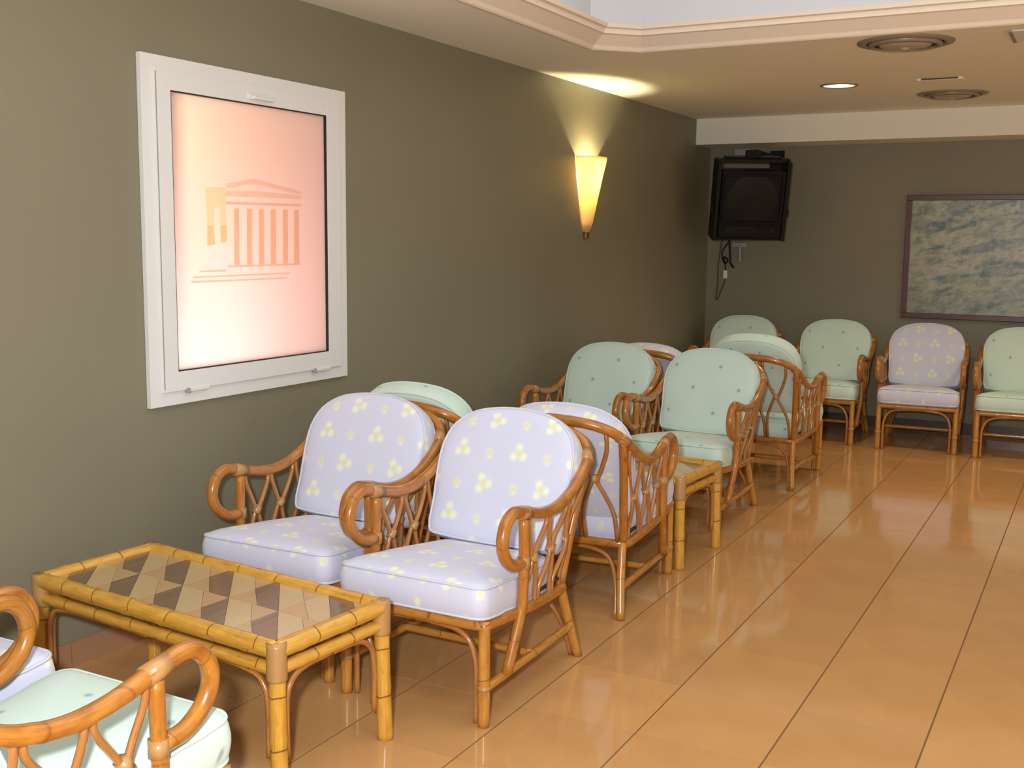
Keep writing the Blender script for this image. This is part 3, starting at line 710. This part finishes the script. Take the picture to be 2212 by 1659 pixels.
CH = [ # fabric, x, y(front feet line), rotation deg, label
 ('l', -2.500, 2.845, 1.5, 'lilac flowered rattan armchair behind the near coffee table, beside the left wall'),
 ('l', -1.872, 2.812, 0, 'lilac flowered rattan armchair in the foreground at the right end of the near coffee table'),
 ('m', -2.600, 4.570, 181, 'mint cushioned rattan armchair whose back shows behind the left lilac armchair'),
 ('l', -1.935, 4.570, 184.5, 'lilac flowered rattan armchair turned away from the camera, directly behind the foreground lilac one'),
 ('m', -2.605, 5.400, -1, 'mint cushioned rattan armchair at the far coffee table, nearer the left wall'),
 ('m', -1.965, 5.390, 0, 'mint cushioned rattan armchair at the far coffee table, facing the camera on the aisle side'),
 ('l', -2.535, 7.130, 180, 'lilac rattan armchair mostly hidden between the two mint chairs of the far table'),
 ('m', -1.880, 7.240, 180, 'mint cushioned rattan armchair turned away from the camera with its lattice back on the aisle'),
 ('m', -2.620, 8.270, 2, 'mint cushioned rattan armchair in the far corner under the television'),
 ('m', -1.880, 8.260, 1, 'mint cushioned rattan armchair against the end wall, left of the lilac one'),
 ('l', -1.165, 8.270, 4, 'lilac flowered rattan armchair against the end wall below the painting'),
 ('m', -0.500, 8.260, 3, 'mint cushioned rattan armchair cut off by the right edge of the photo'),
 ('m', -1.910, 1.720, 180, 'mint cushioned rattan armchair seen from behind at the bottom left corner of the photo'),
 ('l', -2.542, 1.765, 181, 'lilac rattan armchair at the left edge of the photo beside the near mint one'),
]
proto = {}
for f, x, y, r, lab in CH:
    if f not in proto:
        c = proto[f] = make_chair(LILAC if f == 'l' else MINT, lab, GR)
    else:
        c = copy_tree(proto[f]); c['label'] = lab
    c.location = (x, y, 0); c.rotation_euler = (0, 0, math.radians(r))
    lift = {(-1.880, 7.240): 0.055, (-1.935, 4.570): -0.032, (-2.535, 7.130): -0.030}.get((x, y), 0)   # loose back cushions sit higher or lower
    for ch in c.children:
        if ch.name.startswith('back_cushion'): ch.location = (0, 0.30*lift, lift)

# ------------------------------------------------------------------ coffee tables
INL_D = mat('dark_inlay', lin((122, 94, 66)), 0.3, coat=0.6); INL_L = mat('light_inlay', lin((196, 168, 118)), 0.3, coat=0.6); INL_M = mat('mid_inlay', lin((190, 152, 104)), 0.3, coat=0.6)
for mm, a, b in ((INL_D, (132, 102, 74), (98, 74, 52)), (INL_L, (200, 172, 122), (190, 162, 112)), (INL_M, (196, 158, 110), (184, 146, 98))):
    g = G(mm); x, y, z = g.sep(g.coord())
    st = g.noise(g.comb(g.math('MULTIPLY', x, 260.0), g.math('MULTIPLY', y, 6.0)), 1.0, 2)
    g.color(g.ramp(st, [(0.35, lin(a)), (0.65, lin(b))])); g.b.inputs['Coat Roughness'].default_value = 0.12
def make_table(label):
    t = empty('bamboo_coffee_table', (0, 0, 0), label, 'coffee table', 0, 'bamboo coffee tables')
    L, D, Z = 0.545, 0.238, 0.435
    def pole(name, a, b, r, m=BAMBOO): return tube(name, [a, b], r, m, t, 14, bumps=0.09, pitch=0.17)
    x, y = L-0.025, D-0.025
    for s in (-1, 1):
        pole('top_rail', (-x, s*y, Z-0.025), (x, s*y, Z-0.025), 0.0255)
        pole('top_rail', (s*x, -y, Z-0.025), (s*x, y, Z-0.025), 0.0255)
        pole('lower_rail', (-x, s*y, Z-0.080), (x, s*y, Z-0.080), 0.0185)
        pole('lower_rail', (s*x, -y, Z-0.080), (s*x, y, Z-0.080), 0.0185)
        for q in (-1, 1):
            tube('leg', [(s*x, q*y, Z-0.01), (s*(x+0.004), q*(y+0.002), 0.2), (s*(x+0.010), q*(y+0.005), 0.0)], 0.0235, BAMBOO, t, 14, 12, bumps=0.09, pitch=0.17)
            tube('corner_binding', [(s*x, q*y, Z-0.108), (s*x, q*y, Z-0.06), (s*x, q*y, Z-0.004)], lambda k: 0.0285, WRAP, t, 14)
            tube('leg_brace', [(s*(x-0.034), q*y, 0.10), (s*(x-0.034), q*y, 0.24), (s*(x-0.048), q*y, 0.300), (s*(x-0.10), q*y, 0.332), (s*(x-0.30), q*y, 0.340), (0, q*y, 0.340)], 0.0085, RATTAN_THIN, t, 8)
            tube('leg_brace', [(s*x, q*(y-0.034), 0.10), (s*x, q*(y-0.034), 0.24), (s*x, q*(y-0.048), 0.300), (s*x, q*(y-0.10), 0.332), (s*x, 0, 0.338)], 0.0085, RATTAN_THIN, t, 8)
    zt = Z-0.020
    X0, X1, Y0, Y1 = -L+0.026, L-0.026, -D+0.026, D-0.026
    boxes('table_top', [(X0, X1, Y0, Y1, zt-0.014, zt-0.003)], DARKWEB, t)
    cw = (X1-X0)/5; ch = (Y1-Y0)/2
    def piece(P, m):
        c = Vector((sum(p[0] for p in P)/len(P), sum(p[1] for p in P)/len(P))); Q = [c+(Vector(p)-c)*0.985 for p in P]
        n = len(Q); V = [(q.x, q.y, zt-0.003) for q in Q]+[(q.x, q.y, zt+0.0008) for q in Q]
        F = [tuple(range(n, 2*n))]+[(i, (i+1) % n, n+(i+1) % n, n+i) for i in range(n)]
        link_mesh('inlay_panel', V, F, m, t, smooth=False)
    for i in range(5):
        for j in range(2):
            x0 = X0+i*cw; y0 = Y0+j*ch; a = lambda u, v: (x0+u*cw, y0+v*ch)
            sw = (i == 4 and j == 1)
            piece([a(0, 0.5), a(0.58, 0), a(1, 0), a(0, 1)], INL_L if sw else INL_D)
            piece([a(0, 1), a(1, 0), a(1, 0.5), a(0.46, 1)], INL_D if sw else INL_L)
            piece([a(0.46, 1), a(1, 0.5), a(1, 1)], INL_M)
            piece([a(0, 0), a(0.58, 0), a(0, 0.5)], INL_M)
    return t
t1 = make_table('long bamboo coffee table with inlaid top in the left foreground'); t1.location = (-2.375, 2.425, 0); t1.rotation_euler = (0, 0, math.radians(-5.0))
t2 = copy_tree(t1); t2['label'] = 'bamboo coffee table further back, half hidden behind the turned lilac chair'
t2.location = (-2.165, 4.935, 0); t2.rotation_euler = (0, 0, math.radians(-4.0))
